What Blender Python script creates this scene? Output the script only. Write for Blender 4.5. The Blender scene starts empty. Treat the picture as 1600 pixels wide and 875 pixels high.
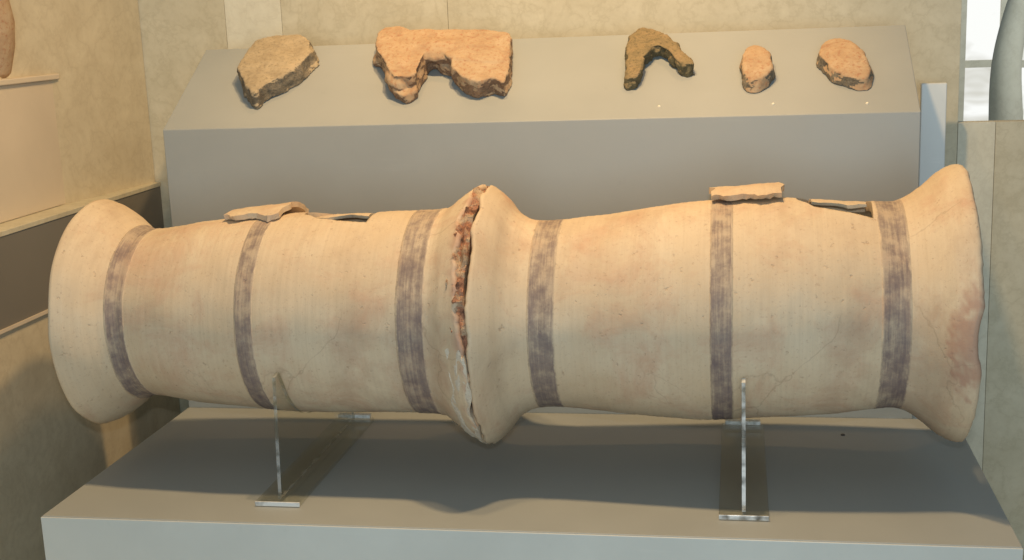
import bpy, bmesh, math, random
from mathutils import Vector, Matrix, noise
random.seed(7)
sc = bpy.context.scene
col = sc.collection
R_ = math.radians

# ------------------------------------------------------------------ camera
F_PX = 2004.4
YAW, PITCH, ROLL = 0.1783, 0.2067, -0.0394
CAM = Vector((1.1798, -1.9022, 0.8177))
cy, sy, cp, sp = math.cos(YAW), math.sin(YAW), math.cos(PITCH), math.sin(PITCH)
fwd = Vector((-sy*cp, cy*cp, -sp)); r0 = Vector((cy, sy, 0)); u0 = r0.cross(fwd)
right = math.cos(ROLL)*r0 + math.sin(ROLL)*u0
up = -math.sin(ROLL)*r0 + math.cos(ROLL)*u0
cam_d = bpy.data.cameras.new('camera'); cam = bpy.data.objects.new('camera', cam_d); col.objects.link(cam)
M = Matrix.Identity(4)
for i in range(3):
    M[i][0], M[i][1], M[i][2], M[i][3] = right[i], up[i], -fwd[i], CAM[i]
cam.matrix_world = M
cam_d.sensor_width = 36; cam_d.lens = F_PX/1600*36; cam_d.clip_end = 100; cam_d.clip_start = 0.05
sc.camera = cam

# ------------------------------------------------------------------ light
w = bpy.data.worlds.new('World'); sc.world = w; w.use_nodes = True
w.node_tree.nodes['Background'].inputs[0].default_value = (0.70, 0.86, 1.0, 1)
w.node_tree.nodes['Background'].inputs[1].default_value = 0.16

def spot(name, loc, target, power, color, size=70, rad=.02, blend=.5):
    d = bpy.data.lights.new(name, 'SPOT'); d.energy = power; d.color = color
    d.spot_size = R_(size); d.spot_blend = blend; d.shadow_soft_size = rad
    o = bpy.data.objects.new(name, d); col.objects.link(o); o.location = loc
    o.rotation_euler = (Vector(target)-Vector(loc)).to_track_quat('-Z', 'Y').to_euler()
    return o
WARM = (1.0, 0.67, 0.33)
spot('halogen_spot', (.93, .09, 2.0), (.85, .42, .3), 78, WARM, 110, .042, .8)
spot('halogen_spot', (.70, .12, 2.0), (.45, .42, .3), 30, WARM, 110, .05, .8)
spot('halogen_spot', (1.30, .80, 1.9), (1.12, .76, .7), 10, (1.0, .56, .22), 46, .03, .9)
spot('halogen_spot', (.42, .80, 1.9), (.36, .78, .7), 11, (1.0, .56, .22), 33, .03, 1.0)
def area(name, loc, target, power, color, sx, sy_):
    d = bpy.data.lights.new(name, 'AREA'); d.energy = power; d.color = color
    d.shape = 'RECTANGLE'; d.size = sx; d.size_y = sy_
    o = bpy.data.objects.new(name, d); col.objects.link(o); o.location = loc
    o.rotation_euler = (Vector(target)-Vector(loc)).to_track_quat('-Z', 'Y').to_euler()
area('hall_daylight', (1.5, -4.4, .75), (.8, .3, .3), 56, (.74, .92, 1.0), 2.6, 2.0)
area('camera_flash', (1.19, -1.93, .945), (.85, .35, .3), 8.0, (.92, .97, 1.0), .05, .03)
spot('hall_fill', (2.6, .9, 2.4), (2.0, 2.0, .75), 110, (.97, .97, .92), 42, .15, .6)  # added unseen lamp, brightens the curved streak and the hall wall

vs = sc.view_settings
vs.view_transform = 'Standard'; vs.look = 'None'; vs.exposure = 0.17; vs.gamma = 1
vs.use_curve_mapping = False
sc.render.resolution_x = 1024; sc.render.resolution_y = 560
sc.render.engine = 'CYCLES'
sc.cycles.max_bounces = 10; sc.cycles.transparent_max_bounces = 12
sc.cycles.caustics_refractive = False; sc.cycles.caustics_reflective = False

# ------------------------------------------------------------------ helpers
def ray(px, py):
    return fwd + right*(px-800)/F_PX + up*(437.5-py)/F_PX
def on_z(px, py, z): d = ray(px, py); return CAM + d*((z-CAM.z)/d.z)
def on_y(px, py, y): d = ray(px, py); return CAM + d*((y-CAM.y)/d.y)
def on_x(px, py, x): d = ray(px, py); return CAM + d*((x-CAM.x)/d.x)

class NT:
    def __init__(s, name):
        s.m = bpy.data.materials.new(name); s.m.use_nodes = True
        s.t = s.m.node_tree; s.b = s.t.nodes['Principled BSDF']
        s.out = s.t.nodes['Material Output']
        s.tc = s.t.nodes.new('ShaderNodeTexCoord'); s.co = s.tc.outputs['Object']
    def n(s, ty, **kw):
        n = s.t.nodes.new(ty)
        for k, v in kw.items(): setattr(n, k, v)
        return n
    def l(s, a, b): s.t.links.new(a, b)
    def mapping(s, scale, rot=(0,0,0)):
        n = s.n('ShaderNodeMapping'); n.inputs['Scale'].default_value = scale; n.inputs['Rotation'].default_value = rot
        s.l(s.co, n.inputs['Vector']); return n.outputs[0]
    def noise(s, scale, detail=6, rough=.6, vec=None, dist=0):
        n = s.n('ShaderNodeTexNoise'); n.inputs['Scale'].default_value = scale
        n.inputs['Detail'].default_value = detail; n.inputs['Roughness'].default_value = rough
        n.inputs['Distortion'].default_value = dist
        s.l(vec or s.co, n.inputs['Vector']); return n.outputs['Fac']
    def ramp(s, fac, stops):
        n = s.n('ShaderNodeValToRGB'); e = n.color_ramp.elements
        while len(e) < len(stops): e.new(.5)
        for q, (p, c) in zip(e, stops):
            q.position = p; q.color = (*c, 1) if len(c) == 3 else c
        s.l(fac, n.inputs[0]); return n.outputs[0]
    def mix(s, fac, a, b, mode='MIX'):
        n = s.n('ShaderNodeMix', data_type='RGBA', blend_type=mode)
        for v, i in ((fac, 0), (a, 6), (b, 7)):
            if hasattr(v, 'links'): s.l(v, n.inputs[i])
            elif i == 0: n.inputs[0].default_value = v
            else: n.inputs[i].default_value = (*v, 1)
        return n.outputs[2]
    def math(s, op, a, b=None, c=None):
        n = s.n('ShaderNodeMath', operation=op)
        for i, v in enumerate((a, b, c)):
            if v is None: continue
            if hasattr(v, 'links'): s.l(v, n.inputs[i])
            else: n.inputs[i].default_value = v
        return n.outputs[0]
    def bump(s, h, strength, dist, prev=None):
        n = s.n('ShaderNodeBump'); n.inputs['Strength'].default_value = strength; n.inputs['Distance'].default_value = dist
        s.l(h, n.inputs['Height'])
        if prev: s.l(prev, n.inputs['Normal'])
        return n.outputs[0]
    def fin(s, colr, rough, bump=None):
        if hasattr(colr, 'links'): s.l(colr, s.b.inputs['Base Color'])
        else: s.b.inputs['Base Color'].default_value = (*colr, 1)
        if hasattr(rough, 'links'): s.l(rough, s.b.inputs['Roughness'])
        else: s.b.inputs['Roughness'].default_value = rough
        if bump: s.l(bump, s.b.inputs['Normal'])
        return s.m
G = lambda v: (v, v, v)

def mat_clay(name, base, warm, pale, band=False, rings=True):
    t = NT(name)
    big = t.noise(5.5, 5, .6)
    blot = t.noise(9, 8, .7, dist=.5)
    streak = t.noise(1, 7, .7, vec=t.mapping((150, 6, 6)))     # turning marks run round the axis
    fine = t.noise(190, 4, .7)
    c = t.mix(t.ramp(big, [(.35, G(0)), (.68, G(1))]), base, pale)
    c = t.mix(t.ramp(blot, [(.50, G(0)), (.70, G(.75))]), c, warm)
    stain = t.noise(3.2, 7, .62, vec=t.mapping((1.6, 1, 1)), dist=.4)
    c = t.mix(t.ramp(stain, [(.54, G(0)), (.64, G(.30)), (.80, G(.45))]), c, tuple(x*.62 for x in warm))
    vo = t.n('ShaderNodeTexVoronoi', feature='DISTANCE_TO_EDGE'); vo.inputs['Scale'].default_value = 4.5
    wv = t.n('ShaderNodeTexNoise'); wv.inputs['Scale'].default_value = 9; wv.inputs['Detail'].default_value = 6; t.l(t.co, wv.inputs['Vector'])
    t.l(t.mix(.10, t.co, wv.outputs['Color']), vo.inputs['Vector'])
    hair = t.math('MULTIPLY', t.ramp(vo.outputs['Distance'], [(.0, G(1)), (.006, G(0))]), t.ramp(t.noise(2.6, 3), [(.53, G(0)), (.60, G(.8))]))
    c = t.mix(t.math('MULTIPLY', hair, .4), c, tuple(x*.35 for x in warm))
    pits = t.ramp(t.noise(85, 3, .6), [(.26, G(0)), (.34, G(1))])
    c = t.mix(t.math('MULTIPLY', t.math('SUBTRACT', 1, pits), .45), c, tuple(x*.6 for x in warm))
    c = t.mix(t.ramp(streak, [(.30, G(.24)), (.55, G(0))]), c, tuple(x*.72 for x in base))
    c = t.mix(t.ramp(fine, [(.28, G(.45)), (.42, G(0))]), c, tuple(x*.6 for x in warm))
    at_ = t.n('ShaderNodeAttribute'); at_.attribute_name = 'wear'
    c = t.mix(t.math('MULTIPLY', at_.outputs['Fac'], .68), c, (.42, .22, .15))
    if band:
        s2 = t.noise(1, 8, .75, vec=t.mapping((210, 8, 8)))
        patch = t.noise(9, 5, .6)
        f = t.math('ADD', t.math('MULTIPLY', s2, .75), t.math('MULTIPLY', patch, .6))
        paint = t.ramp(t.noise(20, 4), [(.3, (.115, .080, .088)), (.7, (.20, .15, .14))])
        sx = t.n('ShaderNodeSeparateXYZ'); t.l(t.co, sx.inputs[0])          # paint rubbed thin along the top of the pipe
        f = t.math('ADD', f, t.math('MULTIPLY', t.math('SUBTRACT', sx.outputs[2], .17), .45))
        ea = t.n('ShaderNodeAttribute'); ea.attribute_name = 'edge'
        em = t.ramp(t.math('ADD', ea.outputs['Fac'], t.math('MULTIPLY', t.math('SUBTRACT', t.noise(60, 6, .7), .5), .9)), [(.08, G(0)), (.34, G(1))])
        f = t.math('ADD', f, t.math('MULTIPLY', t.math('SUBTRACT', t.noise(30, 6, .7), .5), .9))
        c = t.mix(t.math('MULTIPLY', em, t.ramp(f, [(.48, G(.92)), (.64, G(.74)), (.84, G(.30))])), c, paint)
    nb = t.bump(streak, .22 if rings else .05, .0016)
    nb = t.bump(fine, .28, .0009, nb)
    nb = t.bump(pits, .5, .0012, nb)
    nb = t.bump(blot, .3, .003, nb)
    return t.fin(c, t.ramp(blot, [(.3, G(.62)), (.7, G(.85))]), nb)
M_clay = mat_clay('buff_clay', (.61, .465, .30), (.56, .35, .225), (.69, .565, .395))
M_band = mat_clay('painted_clay', (.61, .465, .30), (.56, .35, .225), (.69, .565, .395), band=True)

def mat_rough(name, stops, sc_=30, bump=.6, bd=.004, speck=None, rough=.85):
    t = NT(name)
    a = t.noise(sc_, 8, .68, dist=.5); b = t.noise(sc_*6, 4, .7)
    c = t.ramp(a, stops)
    if speck: c = t.mix(t.ramp(b, [(.52, G(0)), (.66, G(.8))]), c, speck)
    nb = t.bump(a, bump, bd); nb = t.bump(b, bump, bd*.35, nb)
    return t.fin(c, rough, nb)
M_broken = mat_rough('broken_clay_edge', [(.34, (.13, .065, .04)), (.45, (.48, .22, .12)), (.53, (.50, .36, .23)), (.66, (.58, .44, .29))], 30, 1.0, .008, (.17, .085, .05))
M_plaster = mat_rough('plaster_fill', [(.3, (.58, .50, .39)), (.7, (.72, .66, .54))], 40, .6, .003, (.44, .36, .27))
M_grey_sherd = mat_rough('greyish_sherd', [(.3, (.30, .235, .15)), (.55, (.42, .34, .22)), (.75, (.48, .38, .25))], 25, .5, .003, (.24, .19, .12))
M_grey_break = mat_rough('grey_broken_core', [(.35, (.12, .10, .075)), (.5, (.21, .18, .13)), (.66, (.33, .27, .19))], 40, 1, .008, (.10, .085, .07))
M_orange = mat_rough('orange_sherd', [(.3, (.36, .23, .135)), (.5, (.46, .32, .19)), (.7, (.52, .40, .26))], 22, .5, .003, (.36, .17, .09))
M_orange_break = mat_rough('brown_broken_core', [(.3, (.16, .10, .065)), (.5, (.27, .17, .105)), (.7, (.38, .24, .15))], 30, 1, .008, (.12, .08, .06))
M_green = mat_rough('olive_sherd', [(.3, (.16, .13, .07)), (.5, (.27, .20, .10)), (.7, (.34, .24, .13))], 30, .8, .005, (.10, .085, .045))
M_green_break = mat_rough('olive_broken_core', [(.3, (.07, .06, .035)), (.6, (.20, .17, .09))], 50, 1, .008, (.05, .045, .03))

def mat_paint(name, c, var=.04, rough=.55):
    t = NT(name)
    a = t.noise(3, 5, .6); b = t.noise(260, 3, .6)
    cc = t.mix(t.ramp(a, [(.3, G(0)), (.7, G(1))]), tuple(x*(1-var) for x in c), tuple(x*(1+var) for x in c))
    cc = t.mix(t.ramp(t.noise(45, 6, .75), [(.60, G(0)), (.76, G(.25))]), cc, tuple(x*.75 for x in c))
    sc2 = t.noise(1, 6, .7, vec=t.mapping((3, 40, 55), (0, 0, .25)))
    cc = t.mix(t.ramp(sc2, [(.62, G(0)), (.74, G(.22))]), cc, tuple(min(1, x*1.25) for x in c))
    return t.fin(cc, t.ramp(a, [(.3, G(rough-.08)), (.7, G(rough+.1))]), t.bump(b, .12, .0006))
M_plinth = mat_paint('plinth_paint', (.345, .365, .352), .05, .5)
M_fascia = mat_paint('grey_fascia', (.20, .185, .155), .05, .6)
M_case = mat_paint('cream_box_paint', (.66, .56, .42), .06, .7)
M_nosing = mat_paint('pale_front_paint', (.60, .61, .56), .06, .35)
M_pale = mat_paint('pale_reflection_tint', (.74, .76, .74), .05, .35)

def mat_wall(name, a_, b_, dark):
    t = NT(name)
    n1 = t.noise(9, 8, .7, dist=.6); n2 = t.noise(11, 9, .62, dist=.25)
    c = t.mix(t.ramp(n1, [(.32, G(0)), (.68, G(1))]), a_, b_)
    vein = t.math('ABSOLUTE', t.math('SUBTRACT', n2, .5))
    c = t.mix(t.ramp(vein, [(.0, G(.42)), (.025, G(.14)), (.10, G(0))]), c, dark)
    c = t.mix(t.ramp(t.noise(70, 4, .6), [(.3, G(.28)), (.5, G(0))]), c, dark)
    return t.fin(c, .6, t.bump(n2, .25, .002))
M_wall = mat_wall('mottled_stone', (.55, .50, .36), (.66, .61, .46), (.44, .39, .26))
M_wall_pale = mat_wall('mottled_stone_pale', (.66, .63, .50), (.76, .73, .59), (.56, .52, .40))
M_wall_left = mat_wall('mottled_stone_brown', (.56, .48, .33), (.67, .59, .42), (.47, .39, .26))

def mat_acrylic(name, tint, edge=0.0):
    t = NT(name)
    tr = t.n('ShaderNodeBsdfTransparent'); tr.inputs[0].default_value = (*tint, 1)
    gl = t.n('ShaderNodeBsdfGlossy'); gl.inputs['Roughness'].default_value = .06
    lw_ = t.n('ShaderNodeLayerWeight'); lw_.inputs[0].default_value = .5
    fr = t.math('ADD', t.math('MULTIPLY', t.math('POWER', lw_.outputs['Facing'], 4.0), .75), .04)
    m1 = t.n('ShaderNodeMixShader'); t.l(fr, m1.inputs[0]); t.l(tr.outputs[0], m1.inputs[1]); t.l(gl.outputs[0], m1.inputs[2])
    last = m1
    if edge:
        df = t.n('ShaderNodeBsdfPrincipled'); df.inputs['Base Color'].default_value = (.95, .96, .93, 1); df.inputs['Roughness'].default_value = .15  # whitish coat in noise patches paints glints onto the edge faces
        nn = t.noise(22, 3, .6)
        m2 = t.n('ShaderNodeMixShader'); t.l(t.ramp(nn, [(.42, G(edge*.15)), (.58, G(edge))]), m2.inputs[0])
        t.l(m1.outputs[0], m2.inputs[1]); t.l(df.outputs[0], m2.inputs[2]); last = m2
    t.l(last.outputs[0], t.out.inputs[0]); return t.m
M_acr = mat_acrylic('clear_acrylic', (.965, .97, .95))
M_acr_glint = mat_acrylic('glint_acrylic_edge', (.75, .76, .70), .85)
M_acr_faint = mat_acrylic('faint_glint_acrylic_edge', (.68, .70, .60), .30)
M_acr_dark = mat_acrylic('dark_glint_acrylic_edge', (.40, .38, .32), .75)
def mat_emit(name, c, s):
    t = NT(name); e = t.n('ShaderNodeEmission')
    nn = t.noise(3.5, 4, .6, dist=1)
    cc = t.ramp(nn, [(.35, tuple(x*q for x, q in zip(c, (.55, .53, .46)))), (.55, c)])
    t.l(cc, e.inputs[0]); e.inputs[1].default_value = s
    t.l(e.outputs[0], t.out.inputs[0]); return t.m
M_reflection = mat_emit('reflection_glow', (.92, .93, .90), .95)  # glow that stands for windows mirrored in the case glass
def mat_simple(name, c, rough=.5, metal=0):
    t = NT(name); t.b.inputs['Metallic'].default_value = metal
    a = t.noise(40, 5, .6)
    return t.fin(t.mix(t.ramp(a, [(.3, G(0)), (.7, G(1))]), tuple(x*.85 for x in c), c), rough)
M_steel = mat_simple('pale_pin_head', (.90, .84, .68), .3)
M_hole = mat_simple('dark_screw', (.05, .045, .04), .5)

def tag(o, label=None, cat=None, group=None, kind=None):
    for k, v in (('label', label), ('category', cat), ('group', group), ('kind', kind)):
        if v: o[k] = v
    return o
def link(name, me, mats, parent=None, smooth=True, loc=None):
    o = bpy.data.objects.new(name, me); col.objects.link(o)
    for m in (mats if isinstance(mats, (list, tuple)) else [mats]):
        if m.name not in [q.name for q in me.materials if q]: me.materials.append(m)
    if smooth:
        for p in me.polygons: p.use_smooth = True
    if parent: o.parent = parent
    if loc: o.location = loc
    return o
def empty(name, loc=(0,0,0)):
    o = bpy.data.objects.new(name, None); col.objects.link(o); o.location = loc; o.empty_display_size = .05
    return o
def hexa(name, pts, mat, parent=None, bevel=0.0, loc=None):
    """eight corners: bottom 4 (ccw seen from above) then top 4"""
    o0 = Vector(loc) if loc else Vector((0,0,0))
    bm = bmesh.new(); v = [bm.verts.new(Vector(p)-o0) for p in pts]
    for f in ((3,2,1,0),(4,5,6,7),(0,1,5,4),(1,2,6,5),(2,3,7,6),(3,0,4,7)): bm.faces.new([v[i] for i in f])
    bmesh.ops.recalc_face_normals(bm, faces=bm.faces)
    if bevel: bmesh.ops.bevel(bm, geom=list(bm.edges), offset=bevel, segments=2, profile=.5, affect='EDGES')
    me = bpy.data.meshes.new(name); bm.to_mesh(me); bm.free()
    return link(name, me, mat, parent, False, loc)
def box(name, x0, x1, y0, y1, z0, z1, mat, parent=None, bevel=0.0, loc=None):
    return hexa(name, [(x0,y0,z0),(x1,y0,z0),(x1,y1,z0),(x0,y1,z0),(x0,y0,z1),(x1,y0,z1),(x1,y1,z1),(x0,y1,z1)], mat, parent, bevel, loc)
def apply_mods(o):
    dg = bpy.context.evaluated_depsgraph_get(); dg.update()
    me = bpy.data.meshes.new_from_object(o.evaluated_get(dg))
    o.modifiers.clear(); old = o.data; o.data = me; bpy.data.meshes.remove(old)
    return o

# ------------------------------------------------------------------ setting
D, H, SD, SR, W, W2 = .614, .6028, .262, .156, 1.6, 1.5185
ZF = -.45
YB = 1.0
# case floor
tag(hexa('floor', [(-.9,-.6,ZF-.05),(3.2,-.6,ZF-.05),(3.2,3.4,ZF-.05),(-.9,3.4,ZF-.05),(-.9,-.6,ZF),(3.2,-.6,ZF),(3.2,3.4,ZF),(-.9,3.4,ZF)], M_wall), kind='structure')

# back wall made of stone panels
bw = empty('back_wall', (.7, YB, ZF)); tag(bw, 'mottled beige stone wall of wide panels behind the stepped plinth', 'wall')
def panel(x0, x1, z0, z1, mat=M_wall, parent=bw, y0=None, name='panel', th=.03):
    y0 = YB if y0 is None else y0
    o = box(name, x0, x1, y0, y0+th, z0, z1, mat, None, .0006)
    o.parent = parent; o.matrix_parent_inverse = Matrix.Translation(-parent.location)
    return o
seams = [-.55] + [on_y(px, 30, YB).x for px in (352, 440, 700)] + [on_y(1500, 100, YB).x]
for i in range(len(seams)-1):
    panel(seams[i]+.0004, seams[i+1]-.0004, ZF, 1.5, M_wall_pale if i in (1,) else M_wall)
zlow = on_y(1560, 190, YB).z
# low wall continuing to the right
lw = empty('low_wall', (2.0, YB, ZF)); tag(lw, 'low olive stone wall at the right, below the reflected windows', 'wall')
xs = [seams[-1], on_y(1548, 400, YB).x, 2.1, 2.6]
for i in range(3):
    panel(xs[i]+.0004, xs[i+1]-.0004, ZF, zlow, (M_wall_pale, M_wall, M_wall)[i], lw)

# left side wall (splayed a little), with grey fascia band and ledge in front of it
zt, zb = .441, .262
XP = -.2
sw = hexa('side_wall', [(-.50,-.7,ZF),(-.42,-.7,ZF),(-.212,YB-.002,ZF),(-.50,YB-.002,ZF),(-.50,-.7,1.5),(-.42,-.7,1.5),(-.212,YB-.002,1.5),(-.50,YB-.002,1.5)], M_wall_left)
tag(sw, 'brownish mottled stone side wall rising at the left edge behind the cream box', 'wall')
lg = empty('wall_ledge', (XP-.1, .2, ZF)); tag(lg, 'stone ledge with dark grey band along the left side wall', 'ledge')
def kid(o, p):
    o.parent = p; o.matrix_parent_inverse = Matrix.Translation(-p.location); return o
kid(box('ledge_top', XP-.26, XP+.002, -.7, YB-.003, zt-.006, zt+.004, M_wall, None, .001), lg)
kid(box('grey_band', XP-.22, XP, -.7, YB-.003, zb, zt-.0061, M_fascia), lg)
kid(box('light_trim', XP-.2, XP+.003, -.7, YB-.003, zb-.007, zb-.0001, M_case), lg)
kid(box('lower_facing', XP-.2, XP-.004, -.7, YB-.003, ZF, zb-.0071, M_wall_left), lg)

# cream box standing on the ledge
a = on_x(36, 332, XP-.055); b = on_x(138, 292, XP-.055)
zc = zt+.0045
ztop = on_x(60, 118, XP-.055).z
cb = empty('display_box', (XP-.1, (a.y+b.y)/2, zc)); tag(cb, 'cream painted box standing on the left ledge below the orange jar', 'box')
ya, yb_ = .33, .66
kid(box('body', XP-.20, XP-.055, ya, yb_, zc, ztop-.012, M_case, None, .002), cb)
kid(box('lid', XP-.21, XP-.047, ya-.006, yb_+.006, ztop-.0118, ztop, M_case, None, .002), cb)
kid(box('front_board', XP-.198, XP-.058, ya-.004, ya-.0005, zc+.002, ztop-.014, M_wall_pale), cb)

# ------------------------------------------------------------------ stepped plinth
pl = empty('stepped_plinth', (.8, .4, ZF)); tag(pl, 'grey painted two level museum plinth under the clay pipe', 'plinth')
kid(box('lower_shelf', 0, W, 0, D-.001, ZF+.001, 0, M_plinth, None, .0015), pl)
kid(hexa('raised_block', [(0,D,ZF+.001),(W2,D,ZF+.001),(W2,D+SD,ZF+.001),(0,D+SD,ZF+.001),(0,D,H),(W2,D,H),(W2,D+SD,H+SR),(0,D+SD,H+SR)], M_plinth, None, .0015), pl)
# thin pale nosing boards along the front edges
kid(box('shelf_nosing', .0, W, -.004, -.0006, ZF+.002, -.001, M_nosing, None, .0008), pl)

# ------------------------------------------------------------------ pipes
def smooth_profile(pts, n):
    xs_ = [p[0] for p in pts]; rs = [p[1] for p in pts]
    m = []
    for i in range(len(pts)):
        if i == 0: m.append((rs[1]-rs[0])/(xs_[1]-xs_[0]))
        elif i == len(pts)-1: m.append((rs[-1]-rs[-2])/(xs_[-1]-xs_[-2]))
        else:
            d0 = (rs[i]-rs[i-1])/(xs_[i]-xs_[i-1]); d1 = (rs[i+1]-rs[i])/(xs_[i+1]-xs_[i])
            m.append(0 if d0*d1 <= 0 else 2*d0*d1/(d0+d1))
    def f(x):
        x = min(max(x, xs_[0]), xs_[-1])
        i = max(j for j in range(len(xs_)-1) if xs_[j] <= x) if x > xs_[0] else 0
        h = xs_[i+1]-xs_[i]; t = (x-xs_[i])/h
        return ((2*t**3-3*t*t+1)*rs[i] + (t**3-2*t*t+t)*h*m[i] + (-2*t**3+3*t*t)*rs[i+1] + (t**3-t*t)*h*m[i+1])
    return f
YC = .30
def wob(x, th, seed):
    v = Vector((x*7+seed, math.sin(th)*1.1, math.cos(th)*1.1))
    w_ = noise.noise(v)*.0030 + noise.noise(v*4)*.0011
    return w_ + math.sin(x*430+noise.noise(v*2)*3)*.00022
def ring_point(x, th, r, zc0):
    return Vector((x, YC - r*math.sin(th), zc0(x) + r*math.cos(th)))
NTH = 192
def shell(name, f, zc0, xa, xb, seed, th_=.017, n=170, ends=(None, None), origin=Vector((0,0,0))):
    """closed hollow pipe: outer wall, right rim, inner wall, left rim"""
    rows = []
    for i in range(n+1):
        rows.append(('o', i/n))
    for k in range(1, 4): rows.append(('rr', k/4))
    for i in range(40, -1, -1): rows.append(('i', i/40))
    for k in range(3, 0, -1): rows.append(('lr', k/4))
    bm = bmesh.new(); grid = []
    for kind, t in rows:
        ring = []
        for j in range(NTH):
            th = 2*math.pi*j/NTH
            ea = xa + (ends[0](th) if ends[0] else 0); eb = xb + (ends[1](th) if ends[1] else 0)
            if kind in 'oi':
                x = ea + (eb-ea)*t; r = f(x) + wob(x, th, seed)
                if kind == 'i':
                    r -= th_; x = ea+.001+(eb-ea-.002)*t
            else:
                x = eb if kind == 'rr' else ea
                k = t
                r = f(x) + wob(x, th, seed) - th_*k
                bul = math.sin(math.pi*k)*.005
                x += bul if kind == 'rr' else -bul
            ring.append(bm.verts.new(ring_point(x, th, r, zc0)-origin))
        grid.append(ring)
    for a_ in range(len(grid)):
        g0, g1 = grid[a_], grid[(a_+1) % len(grid)]
        for j in range(NTH):
            bm.faces.new((g0[j], g1[j], g1[(j+1) % NTH], g0[(j+1) % NTH]))
    bmesh.ops.recalc_face_normals(bm, faces=bm.faces)
    me = bpy.data.meshes.new(name); bm.to_mesh(me); bm.free()
    return me
def patch(name, f, zc0, x0, x1, t0, t1, lift0, lift1, seed, mat, parent, origin, nx=8, nt=NTH, jag=0, jagx=0, extra=None):
    """curved slab following the pipe: lift0 inner offset, lift1 outer offset; t in radians"""
    full = abs((t1-t0)-2*math.pi) < 1e-6
    bm = bmesh.new(); G_ = {}
    for s in (0, 1):
        for i in range(nx+1):
            for j in range(nt if full else nt+1):
                u, v = i/nx, j/nt
                th = t0+(t1-t0)*v
                ja = noise.noise(Vector((u*2.6+seed+x0*9, s*.2, 5)))*jag*(1 if v > .5 else .4)
                ja += noise.noise(Vector((u*15+seed, s*.8, 8)))*jag*.22
                th += ja*(abs(v-.5)*2)**2
                x = x0+(x1-x0)*u + noise.noise(Vector((v*5, seed, 2)))*jagx*(abs(u-.5)*2)
                edge = 0
                if s and full: edge = -.0007 if i in (0, nx) else 0
                r = f(x) + wob(x, th, seed if full else 0) + (lift1+edge if s else lift0)
                if extra: r += extra(u, v)
                if s and not full:
                    r += noise.noise(Vector((x*60, th*9, seed)))*.0015
                G_[s, i, j] = bm.verts.new(ring_point(x, th, r, zc0)-origin)
    nj = nt
    def g(s, i, j): return G_[s, i, j % nt if full else j]
    for i in range(nx):
        for j in range(nj):
            bm.faces.new((g(1,i,j), g(1,i+1,j), g(1,i+1,j+1), g(1,i,j+1)))
            bm.faces.new((g(0,i,j), g(0,i,j+1), g(0,i+1,j+1), g(0,i+1,j)))
    for j in range(nj):
        bm.faces.new((g(0,0,j), g(1,0,j), g(1,0,j+1), g(0,0,j+1)))
        bm.faces.new((g(0,nx,j), g(0,nx,j+1), g(1,nx,j+1), g(1,nx,j)))
    if not full:
        for i in range(nx):
            bm.faces.new((g(0,i,0), g(0,i+1,0), g(1,i+1,0), g(1,i,0)))
            bm.faces.new((g(0,i,nj), g(1,i,nj), g(1,i+1,nj), g(0,i+1,nj)))
    bmesh.ops.recalc_face_normals(bm, faces=bm.faces)
    me = bpy.data.meshes.new(name); bm.to_mesh(me); bm.free()
    if full:
        ed = me.attributes.new('edge', 'FLOAT', 'POINT'); k = 0
        for s in (0, 1):
            for i in range(nx+1):
                for j in range(nt): ed.data[k].value = min(i, nx-i)/(nx*.25); k += 1
    o = link(name, me, mat, parent)
    if not full: o.data.set_sharp_from_angle(angle=R_(38))
    return o
def cut_hole(o, poly, z0, z1, origin):
    bm = bmesh.new()
    lo = [bm.verts.new(Vector((x, y, z0))-origin) for x, y in poly]; hi = [bm.verts.new(Vector((x, y, z1))-origin) for x, y in poly]
    bm.faces.new(lo[::-1]); bm.faces.new(hi); n = len(poly)
    for i in range(n): bm.faces.new((lo[i], lo[(i+1)%n], hi[(i+1)%n], hi[i]))
    bmesh.ops.recalc_face_normals(bm, faces=bm.faces)
    me = bpy.data.meshes.new('cut'); bm.to_mesh(me); bm.free()
    c = bpy.data.objects.new('cut', me); col.objects.link(c)
    md = o.modifiers.new('b', 'BOOLEAN'); md.operation = 'DIFFERENCE'; md.object = c; md.solver = 'EXACT'
    c.location = o.matrix_world.translation if False else o.location
    if o.parent: c.location = o.parent.location
    bpy.context.view_layer.update()
    apply_mods(o); bpy.data.objects.remove(c)

# --- left pipe
P1 = smooth_profile([(.0,.2130),(.018,.2070),(.045,.1905),(.075,.1660),(.100,.1555),(.15,.1610),(.20,.1690),(.30,.1775),(.40,.1825),(.54,.1825),(.64,.1835),(.668,.1880),(.698,.2090),(.724,.2260),(.745,.2370)], 0)
z1 = lambda x: .2895
org1 = Vector((.36, YC, .11))
pipe1 = empty('clay_pipe', org1)
tag(pipe1, 'left buff clay pipe section with three painted bands and a wide flared left end', 'clay pipe', 'terracotta pipe sections laid end to end')
def jag_left(th): return noise.noise(Vector((math.sin(th)*2, math.cos(th)*2, 3)))*.004
def chip(th):
    # pipe mouth at the joint: broken back along the upper front
    d = (th-R_(36)+math.pi) % (2*math.pi)-math.pi
    back = -.017*max(0, 1-(abs(d)/R_(60))**2)
    return back + noise.noise(Vector((math.sin(th)*5, math.cos(th)*5, 9)))*.010 + noise.noise(Vector((math.sin(th)*16, math.cos(th)*16, 4)))*.006
me = shell('body', P1, z1, 0, .736, 1.3, ends=(jag_left, chip), origin=org1)
body1 = link('body', me, M_clay, pipe1)
hp = [(.402,.330),(.408,.292),(.440,.268),(.480,.255),(.536,.247),(.540,.300),(.530,.355),(.45,.365)]
cut_hole(body1, hp, .40, .60, org1)
for x0, x1 in ((.078, .113), (.326, .361), (.613, .664)):
    ft = lambda x, s=1: P1(x)
    patch('painted_band', P1, z1, x0, x1, 0, 2*math.pi, -.004, .0006, 1.3, M_band, pipe1, org1, nx=12)
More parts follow.
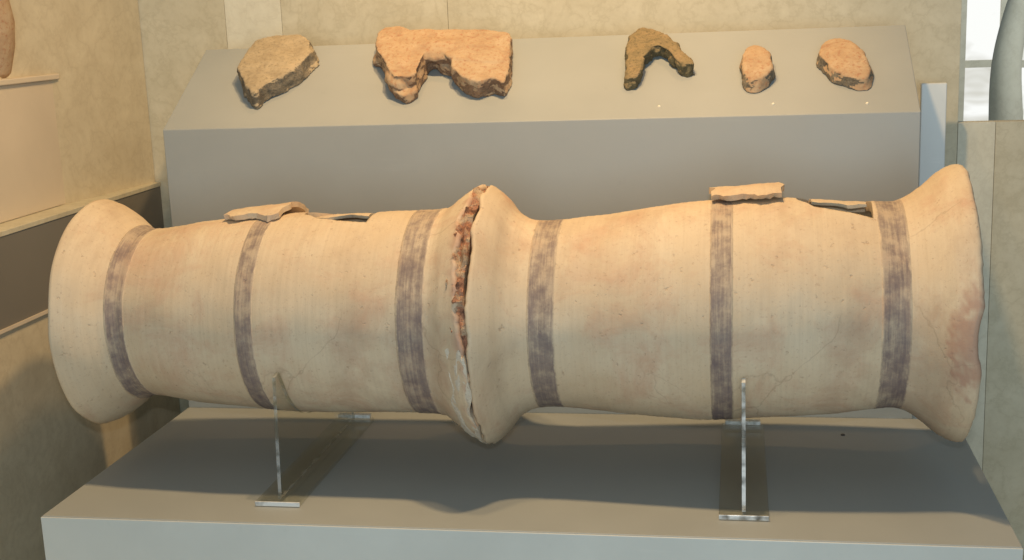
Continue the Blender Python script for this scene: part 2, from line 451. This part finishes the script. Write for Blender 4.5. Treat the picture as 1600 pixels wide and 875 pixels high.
# broken rim, dark red core of the clay
def rim_noise(u, v): return noise.noise(Vector((u*3, v*60, 1)))*.006 + noise.noise(Vector((u*3, v*14, 11)))*.010 + noise.noise(Vector((u*8, v*120, 7)))*.0035
patch('broken_rim', smooth_profile([(.694,.1995),(.714,.219),(.732,.2225),(.747,.217)],0), z1, .712, .742, R_(-20), R_(104), -.018, -.0018, 4.1, M_broken, pipe1, org1, nx=12, nt=90, extra=rim_noise, jagx=.012)
patch('plaster_fill', smooth_profile([(.668,.188),(.698,.2090),(.724,.2260),(.746,.2370)],0), z1, .706, .741, R_(94), R_(165), -.014, .0006, 2.2, M_plaster, pipe1, org1, nx=12, nt=60, extra=lambda u, v: rim_noise(u, v)*.22, jag=.5, jagx=.020)
# lifted sherd on top and loose plug in the slot
patch('raised_lip', P1, z1, .262, .372, R_(-36), R_(11), .002, .012, 0, M_clay, pipe1, org1, nx=18, nt=16, jag=.16, jagx=.012, extra=lambda u, v: (.005+.011*u)*(1-v)+.002)
patch('plug', P1, z1, .420, .530, R_(-24), R_(2), -.008, -.002, 0, M_clay, pipe1, org1, nx=14, nt=10, jag=.10, jagx=.01, extra=lambda u, v: -.006*(1-u)**2)

# --- right pipe
P2 = smooth_profile([(.740,.2360),(.750,.2310),(.775,.2090),(.795,.1830),(.822,.1690),(.850,.1650),(.90,.1690),(.953,.1745),(1.054,.1850),(1.132,.1905),(1.231,.1900),(1.338,.1835),(1.40,.1765),(1.435,.1740),(1.455,.1800),(1.485,.2000),(1.512,.2225),(1.536,.2325),(1.56,.2335)], 0)
z2 = lambda x: .283 + (x-.732)*.0215/.7
org2 = Vector((1.18, YC, .11))
pipe2 = empty('clay_pipe', org2)
tag(pipe2, 'right buff clay pipe section, wider, with a chipped flared right end', 'clay pipe', 'terracotta pipe sections laid end to end')
def jag_r1(th): return noise.noise(Vector((math.sin(th)*6, math.cos(th)*6, 2)))*.006 + noise.noise(Vector((math.sin(th)*20, math.cos(th)*20, 4)))*.0022
def jag_r2(th):
    d = (th-R_(92)+math.pi) % (2*math.pi)-math.pi
    return -.008*max(0, 1-(abs(d)/R_(13))**2) + noise.noise(Vector((math.sin(th)*3, math.cos(th)*3, 5)))*.002 + noise.noise(Vector((math.sin(th)*16, math.cos(th)*16, 5)))*.0018
me = shell('body', P2, z2, .748, 1.542, 6.7, ends=(jag_r1, jag_r2), origin=org2)
body2 = link('body', me, M_clay, pipe2)
hp = [(1.275,.318),(1.280,.285),(1.304,.252),(1.345,.241),(1.397,.229),(1.400,.300),(1.395,.35),(1.30,.36)]
cut_hole(body2, hp, .40, .62, org2)
for x0, x1 in ((.833, .880), (1.134, 1.172), (1.402, 1.449)):
    patch('painted_band', P2, z2, x0, x1, 0, 2*math.pi, -.004, .0006, 6.7, M_band, pipe2, org2, nx=10)
patch('raised_lip', P2, z2, 1.136, 1.252, R_(-34), R_(9), .002, .013, 0, M_clay, pipe2, org2, nx=18, nt=16, jag=.26, jagx=.014, extra=lambda u, v: .014*(1-v)+.002+.003*u)
patch('plug', P2, z2, 1.302, 1.392, R_(-24), R_(3), -.007, -.0015, 0, M_clay, pipe2, org2, nx=14, nt=10, jag=.10, jagx=.006)
# pinkish flaked wear near the chipped rim, and along the joint
def wear(o, origin, fn):
    at_ = o.data.attributes.new('wear', 'FLOAT', 'POINT')
    for v in o.data.vertices:
        p_ = v.co+origin; th = math.atan2(-(p_.y-YC), p_.z-z2(p_.x))
        at_.data[v.index].value = fn(p_, math.degrees(th))
wear(body2, org2, lambda p_, th: max(0, min(1, 1.75-(((p_.x-1.534)/.034)**2+((th-93)/20)**2)*1.3 + noise.noise(p_*40)*1.0 + noise.noise(p_*120)*1.2)))
wear(body1, org1, lambda p_, th: max(0, min(1, (p_.x-.706)/.02 + noise.noise(p_*50)*1.0 - abs(th-45)/60)))

# ------------------------------------------------------------------ acrylic stands
def stand(xc, zax, rad, label, em=None):
    s = empty('acrylic_stand', (xc, .3, .0)); tag(s, label, 'stand', 'clear acrylic cradles under the pipe')
    kid(box('base_plate', xc-.040, xc+.040, .072, .540, .0012, .0092, M_acr, None, .0012), s)
    # upright fin with a round cradle cut in its top edge
    pts = [(.085, .0094), (.525, .0094), (.505, .20)]
    rr = rad+.0022
    a0 = math.degrees(math.acos((zax-.20)/rr)); 
    for k in range(25):
        a_ = R_(a0 - k*(a0+a0)/24)
        pts.append((.3+rr*math.sin(a_), zax-rr*math.cos(a_)))
    pts.append((.3-rr*math.sin(R_(a0))-.018, .226)); pts.append((.100, .222))
    bm = bmesh.new()
    A = [bm.verts.new((-.003, y-.3, z)) for y, z in pts]; B = [bm.verts.new((.003, y-.3, z)) for y, z in pts]
    bm.faces.new(A); bm.faces.new(B[::-1]); n = len(pts)
    for i in range(n): bm.faces.new((A[i], B[i], B[(i+1)%n], A[(i+1)%n]))
    bmesh.ops.recalc_face_normals(bm, faces=bm.faces)
    bmesh.ops.triangulate(bm, faces=[f for f in bm.faces if len(f.verts) > 4])
    me = bpy.data.meshes.new('upright_fin'); bm.to_mesh(me); bm.free()
    fo = link('upright_fin', me, [M_acr, em or M_acr_glint], s, False)
    for p_ in fo.data.polygons:
        if abs(p_.normal.x) < .5: p_.material_index = 1
    # cross lug at the rear end of the base, whitened for its glint
    kid(box('end_lug', xc-.034, xc+.034, .527, .5395, .0094, .0175, M_acr_glint, None, .001), s)
    kid(box('front_edge', xc-.040, xc+.040, .0690, .0718, .0012, .0092, M_acr_dark, None, .0008), s)  # dark front strip with white glints in its colour
    return s
stand(.400, .2895, .1835, 'clear acrylic cradle under the left pipe section', M_acr_faint)
stand(1.188, .2985, .1920, 'clear acrylic cradle under the right pipe section')

# small screw on shelf, pins
def disc(name, loc, r, h, mat, label, cat, group=None, nrm=Vector((0,0,1))):
    bm = bmesh.new(); bmesh.ops.create_cone(bm, cap_ends=True, segments=20, radius1=r, radius2=r*.7, depth=h)
    me = bpy.data.meshes.new(name); bm.to_mesh(me); bm.free()
    o = link(name, me, mat, None, False); o.location = loc; o.rotation_euler = nrm.to_track_quat('Z', 'Y').to_euler()
    return tag(o, label, cat, group)
p = on_z(1317, 680, 0); disc('screw', p+Vector((0,0,.0012)), .0045, .002, M_hole, 'small dark screw head on the lower shelf under the right pipe', 'screw')

# ------------------------------------------------------------------ sherds on the slanted top
nrm = Vector((0, -SR, SD)).normalized()
P0 = Vector((0, D, H))
def S(px, py, t=0):
    d = ray(px, py); base = P0 + nrm*t
    return CAM + d*((base-CAM).dot(nrm)/d.dot(nrm))
def prism(bm, top, t0, t1, grow=0.0):
    P = [S(x, y, t1) for x, y in top]; c = sum(P, Vector())/len(P)
    T = P; B = [c + (q-c)*(1+grow) - nrm*(t1-t0) for q in P]
    a_ = [bm.verts.new(q) for q in B]; b_ = [bm.verts.new(q) for q in T]; n = len(P)
    bm.faces.new(a_); bm.faces.new(b_)
    for i in range(n): bm.faces.new((a_[i], a_[(i+1)%n], b_[(i+1)%n], b_[i]))
def ellipsoid(bm, c, ax):
    r = bmesh.ops.create_uvsphere(bm, u_segments=32, v_segments=20, radius=1)
    Mx = Matrix((ax[0], ax[1], ax[2])).transposed().to_4x4(); Mx.translation = c
    bmesh.ops.transform(bm, matrix=Mx, verts=r['verts'])
def sherd(name, build, mats, label, cat='sherd', vox=.0026, amp=.0055, freq=24, smooth=6, breakdir=None, seed=0, thr=.35, dome=.008):
    bm = bmesh.new(); build(bm)
    bmesh.ops.recalc_face_normals(bm, faces=bm.faces)
    c = sum((v.co for v in bm.verts), Vector())/len(bm.verts)
    k = (P0-c).dot(nrm); base = c + nrm*k
    for v in bm.verts: v.co -= base
    me = bpy.data.meshes.new(name); bm.to_mesh(me); bm.free()
    o = link(name, me, mats); o.location = base
    md = o.modifiers.new('r', 'REMESH'); md.mode = 'VOXEL'; md.voxel_size = vox
    md = o.modifiers.new('s', 'SMOOTH'); md.iterations = smooth; md.factor = .5
    apply_mods(o); me = o.data
    if not me.materials:
        for m in mats: me.materials.append(m)
    rm = max((v.co - nrm*v.co.dot(nrm)).length for v in me.vertices)
    for v in me.vertices:
        q = v.co - nrm*v.co.dot(nrm); hh = max(0, v.co.dot(nrm))
        v.co -= nrm*dome*(q.length/rm)**2*min(1, hh/.02)
    me.update(); ns = [v.normal.copy() for v in me.vertices]
    for v, n_ in zip(me.vertices, ns):
        q = v.co*freq + Vector((seed, seed*2, 0))
        sidey = 1-max(0, n_.dot(nrm))
        h = noise.noise(q)*amp*(.5+sidey) + noise.noise(q*2.7)*amp*.4*(.3+1.3*sidey) + noise.noise(q*7)*amp*.18
        v.co += n_*h
        d = v.co.dot(nrm)
        if d < .0006: v.co += nrm*(.0006-d)
    bd = breakdir or -Vector((0,0,1))
    for p_ in me.polygons:
        p_.use_smooth = True
        p_.material_index = 1 if (p_.normal.dot(nrm) < thr + noise.noise(p_.center*40+Vector((seed,0,0)))*.35) else 0
    return tag(o, label, cat)
sherd('pottery_sherd', lambda bm: prism(bm, [(397,60),(430,50),(462,50),(483,60),(486,78),(468,98),(440,117),(412,130),(397,141),(385,132),(374,114),(373,98),(384,78)], 0, .042, .10),
      [M_grey_sherd, M_grey_break], 'thick greyish buff potsherd with dark broken edge, leftmost on the raised block', seed=1, thr=.5)
def spout(bm):
    # thick horizontal wall piece, stubby lug pointing down on the left, broken block on the right
    prism(bm, [(588,48),(600,38),(622,36),(640,43),(700,44),(760,42),(796,46),(797,62),(795,88),(770,92),(720,92),(700,86),(680,74),(664,82),(655,98),(650,112),(640,118),(614,118),(604,104),(598,90),(586,76)], 0, .052, .0)
    prism(bm, [(706,80),(796,78),(795,102),(786,122),(768,116),(744,124),(720,116),(706,104)], 0, .049, .0)
    prism(bm, [(604,96),(652,94),(656,116),(650,138),(632,148),(612,142),(603,124)], 0, .024, .0)
    prism(bm, [(588,70),(604,70),(606,96),(594,100),(582,88)], 0, .020, .0)
    prism(bm, [(676,80),(708,80),(704,108),(690,104),(680,96)], 0, .024, .0)
    a_ = S(604, 78, .046); b_ = S(796, 78, .044); ax = (b_-a_)
    ellipsoid(bm, (a_+b_)/2+Vector((0,.018,0)), (ax*.50, (Vector((0,1,SR/SD))).normalized()*.046, nrm*.020))
    c_ = S(628, 112, .030); ellipsoid(bm, c_, (Vector((.036,0,0)), (Vector((0,1,SR/SD))).normalized()*.060, nrm*.024))
sherd('spouted_fragment', spout, [M_orange, M_orange_break], 'large orange clay fragment with a stubby lug and dark broken underside', 'fragment', seed=3, smooth=8, amp=.0045, thr=.10, freq=24, dome=.010)
sherd('arched_fragment', lambda bm: prism(bm, [(980,118),(979,80),(984,52),(1000,38),(1018,38),(1034,46),(1056,66),(1076,86),(1084,96),(1070,98),(1056,92),(1044,78),(1030,70),(1018,72),(1008,86),(1000,106),(994,118)], 0, .032, .06),
      [M_green, M_green_break], 'olive brown arch shaped clay fragment, third piece from the left on the block', 'fragment', seed=5, smooth=8, amp=.006, thr=.45, freq=35)
def oval(px, py, a_, b_, ang, t):
    def f(bm):
        pts = []
        for k in range(18):
            q = 2*math.pi*k/18; x = a_*math.cos(q); y = b_*math.sin(q)
            w_ = 1+.06*math.sin(3*q+1)
            pts.append((px+(x*math.cos(ang)-y*math.sin(ang))*w_, py+(x*math.sin(ang)+y*math.cos(ang))*w_))
        prism(bm, pts, 0, t, .16)
    return f
sherd('pottery_sherd', oval(1182, 92, 24, 28, 0, .034), [M_orange, M_grey_break], 'small upright oval potsherd with pinkish centre, between the arch and the tilted oval', seed=8, smooth=16, amp=.004, thr=.35, dome=.014)
sherd('pottery_sherd', oval(1321, 86, 44, 26, R_(32), .030), [M_orange, M_grey_break], 'flat orange oval potsherd with grey edge, rightmost on the raised block', seed=11, smooth=14, amp=.004, thr=.35, dome=.012)
for px, py, lb in ((1208,162,'small pale pin on the block front below the small oval sherd'), (1355,161,'small pale pin on the block front below the orange oval sherd'), (1030,166,'small pale pin on the block front below the arched fragment')):
    disc('pin', S(px, py, .0012), .003, .002, M_steel, lb, 'pin', 'pins on the slanted block', nrm)

# ------------------------------------------------------------------ right side: case-glass reflections modelled as solid shapes
pp = box('pale_reflection', on_y(1438,200,.93).x, on_y(1478,200,.93).x, .93, .945, ZF+.001, on_y(1460,130,.93).z, M_pale, None, .002)  # reflection in the case glass, modelled as a pale upright strip
tag(pp, 'narrow pale bluish glass reflection between the raised block and the wall', 'panel')
YW = 2.6
def refl_rect(px0, px1, py0, py1, y=YW):
    a_ = on_y(px0, py0, y); b_ = on_y(px1, py1, y); return a_.x, b_.x, b_.z, a_.z
def glare(px0, px1, py0, py1, label):  # daylit windows mirrored in the case glass, built as glowing panes
    x0, x1, z0, z1_ = refl_rect(px0, px1, py0, py1)
    t = empty('window_reflection', ((x0+x1)/2, YW, z0)); tag(t, label, 'glare', 'reflected windows at the right')
    fr = .02
    for (a_, b_, c_, d_) in ((x0-fr, x0, z0-fr, z1_+fr), (x1, x1+fr, z0-fr, z1_+fr), (x0, x1, z1_, z1_+fr), (x0, x1, z0-fr, z0)):
        kid(box('frame', a_+.0002, b_-.0002, YW-.02, YW+.03, c_, d_, M_wall_pale), t)
    kid(box('reflected_pane', x0, x1, YW+.002, YW+.008, z0, z1_, M_reflection), t)
    zm = on_y(px0, 100, YW).z
    kid(box('glazing_bar', x0+.001, x1-.001, YW-.012, YW+.0015, zm-.012, zm+.012, M_wall_pale), t)
glare(1512, 1552, -60, 300, 'reflected daylit window just right of the stone wall end')
glare(1584, 1660, 20, 300, 'reflected daylit window at the right edge beside the curved reflection streak')
# hall wall behind
hw = tag(box('hall_wall', 1.5, 4.5, YW+.035, YW+.1, ZF, 2.2, M_wall_pale), 'pale hall wall behind the reflected windows', 'wall')
# curved streak of the glass reflection, built as a solid
bm = bmesh.new(); rings = []
yp = 1.7
path = [(1572, 330), (1572, 190), (1570, 120), (1576, 70), (1590, 20), (1612, -40)]
wid = [26, 25, 22, 20, 20, 22]
for (px, py), wv in zip(path, wid):
    c = on_y(px, py, yp); r = wv*(yp-CAM.y)/F_PX
    rings.append([bm.verts.new(c+Vector((r*math.cos(q*math.pi/12), r*math.sin(q*math.pi/12), 0))) for q in range(24)])
for a_, b_ in zip(rings, rings[1:]):
    for q in range(24): bm.faces.new((a_[q], a_[(q+1)%24], b_[(q+1)%24], b_[q]))
bm.faces.new(rings[0][::-1]); bm.faces.new(rings[-1])
bmesh.ops.recalc_face_normals(bm, faces=bm.faces)
me = bpy.data.meshes.new('curved_reflection'); bm.to_mesh(me); bm.free()
o = link('curved_reflection', me, M_wall_pale); md = o.modifiers.new('s', 'SUBSURF'); md.levels = md.render_levels = 2
tag(o, 'curved reflection streak leaning right between the two reflected windows', 'reflection')
# orange jar edge at the upper left
bm = bmesh.new()
cj = Vector((XP-.108, .50, ztop+.0005)); prof = [(.035,0),(.042,.01),(.055,.06),(.060,.11),(.052,.17),(.040,.20),(.044,.215),(.040,.216),(.036,.20),(.046,.17),(.054,.11),(.049,.06),(.036,.012),(.0,.012)]
rings = []
for r, z in prof:
    rings.append([bm.verts.new(Vector((r*math.cos(q*math.pi/20), r*math.sin(q*math.pi/20), z))) for q in range(40)] if r else None)
for a_, b_ in zip(rings[:-2], rings[1:-1]):
    for q in range(40): bm.faces.new((a_[q], a_[(q+1)%40], b_[(q+1)%40], b_[q]))
bm.faces.new(rings[0][::-1]); bm.faces.new(rings[-2])
bmesh.ops.recalc_face_normals(bm, faces=bm.faces)
me = bpy.data.meshes.new('orange_jar'); bm.to_mesh(me); bm.free()
o = link('orange_jar', me, M_orange); o.location = cj
tag(o, 'orange brown clay jar standing on the cream box at the left edge', 'jar')
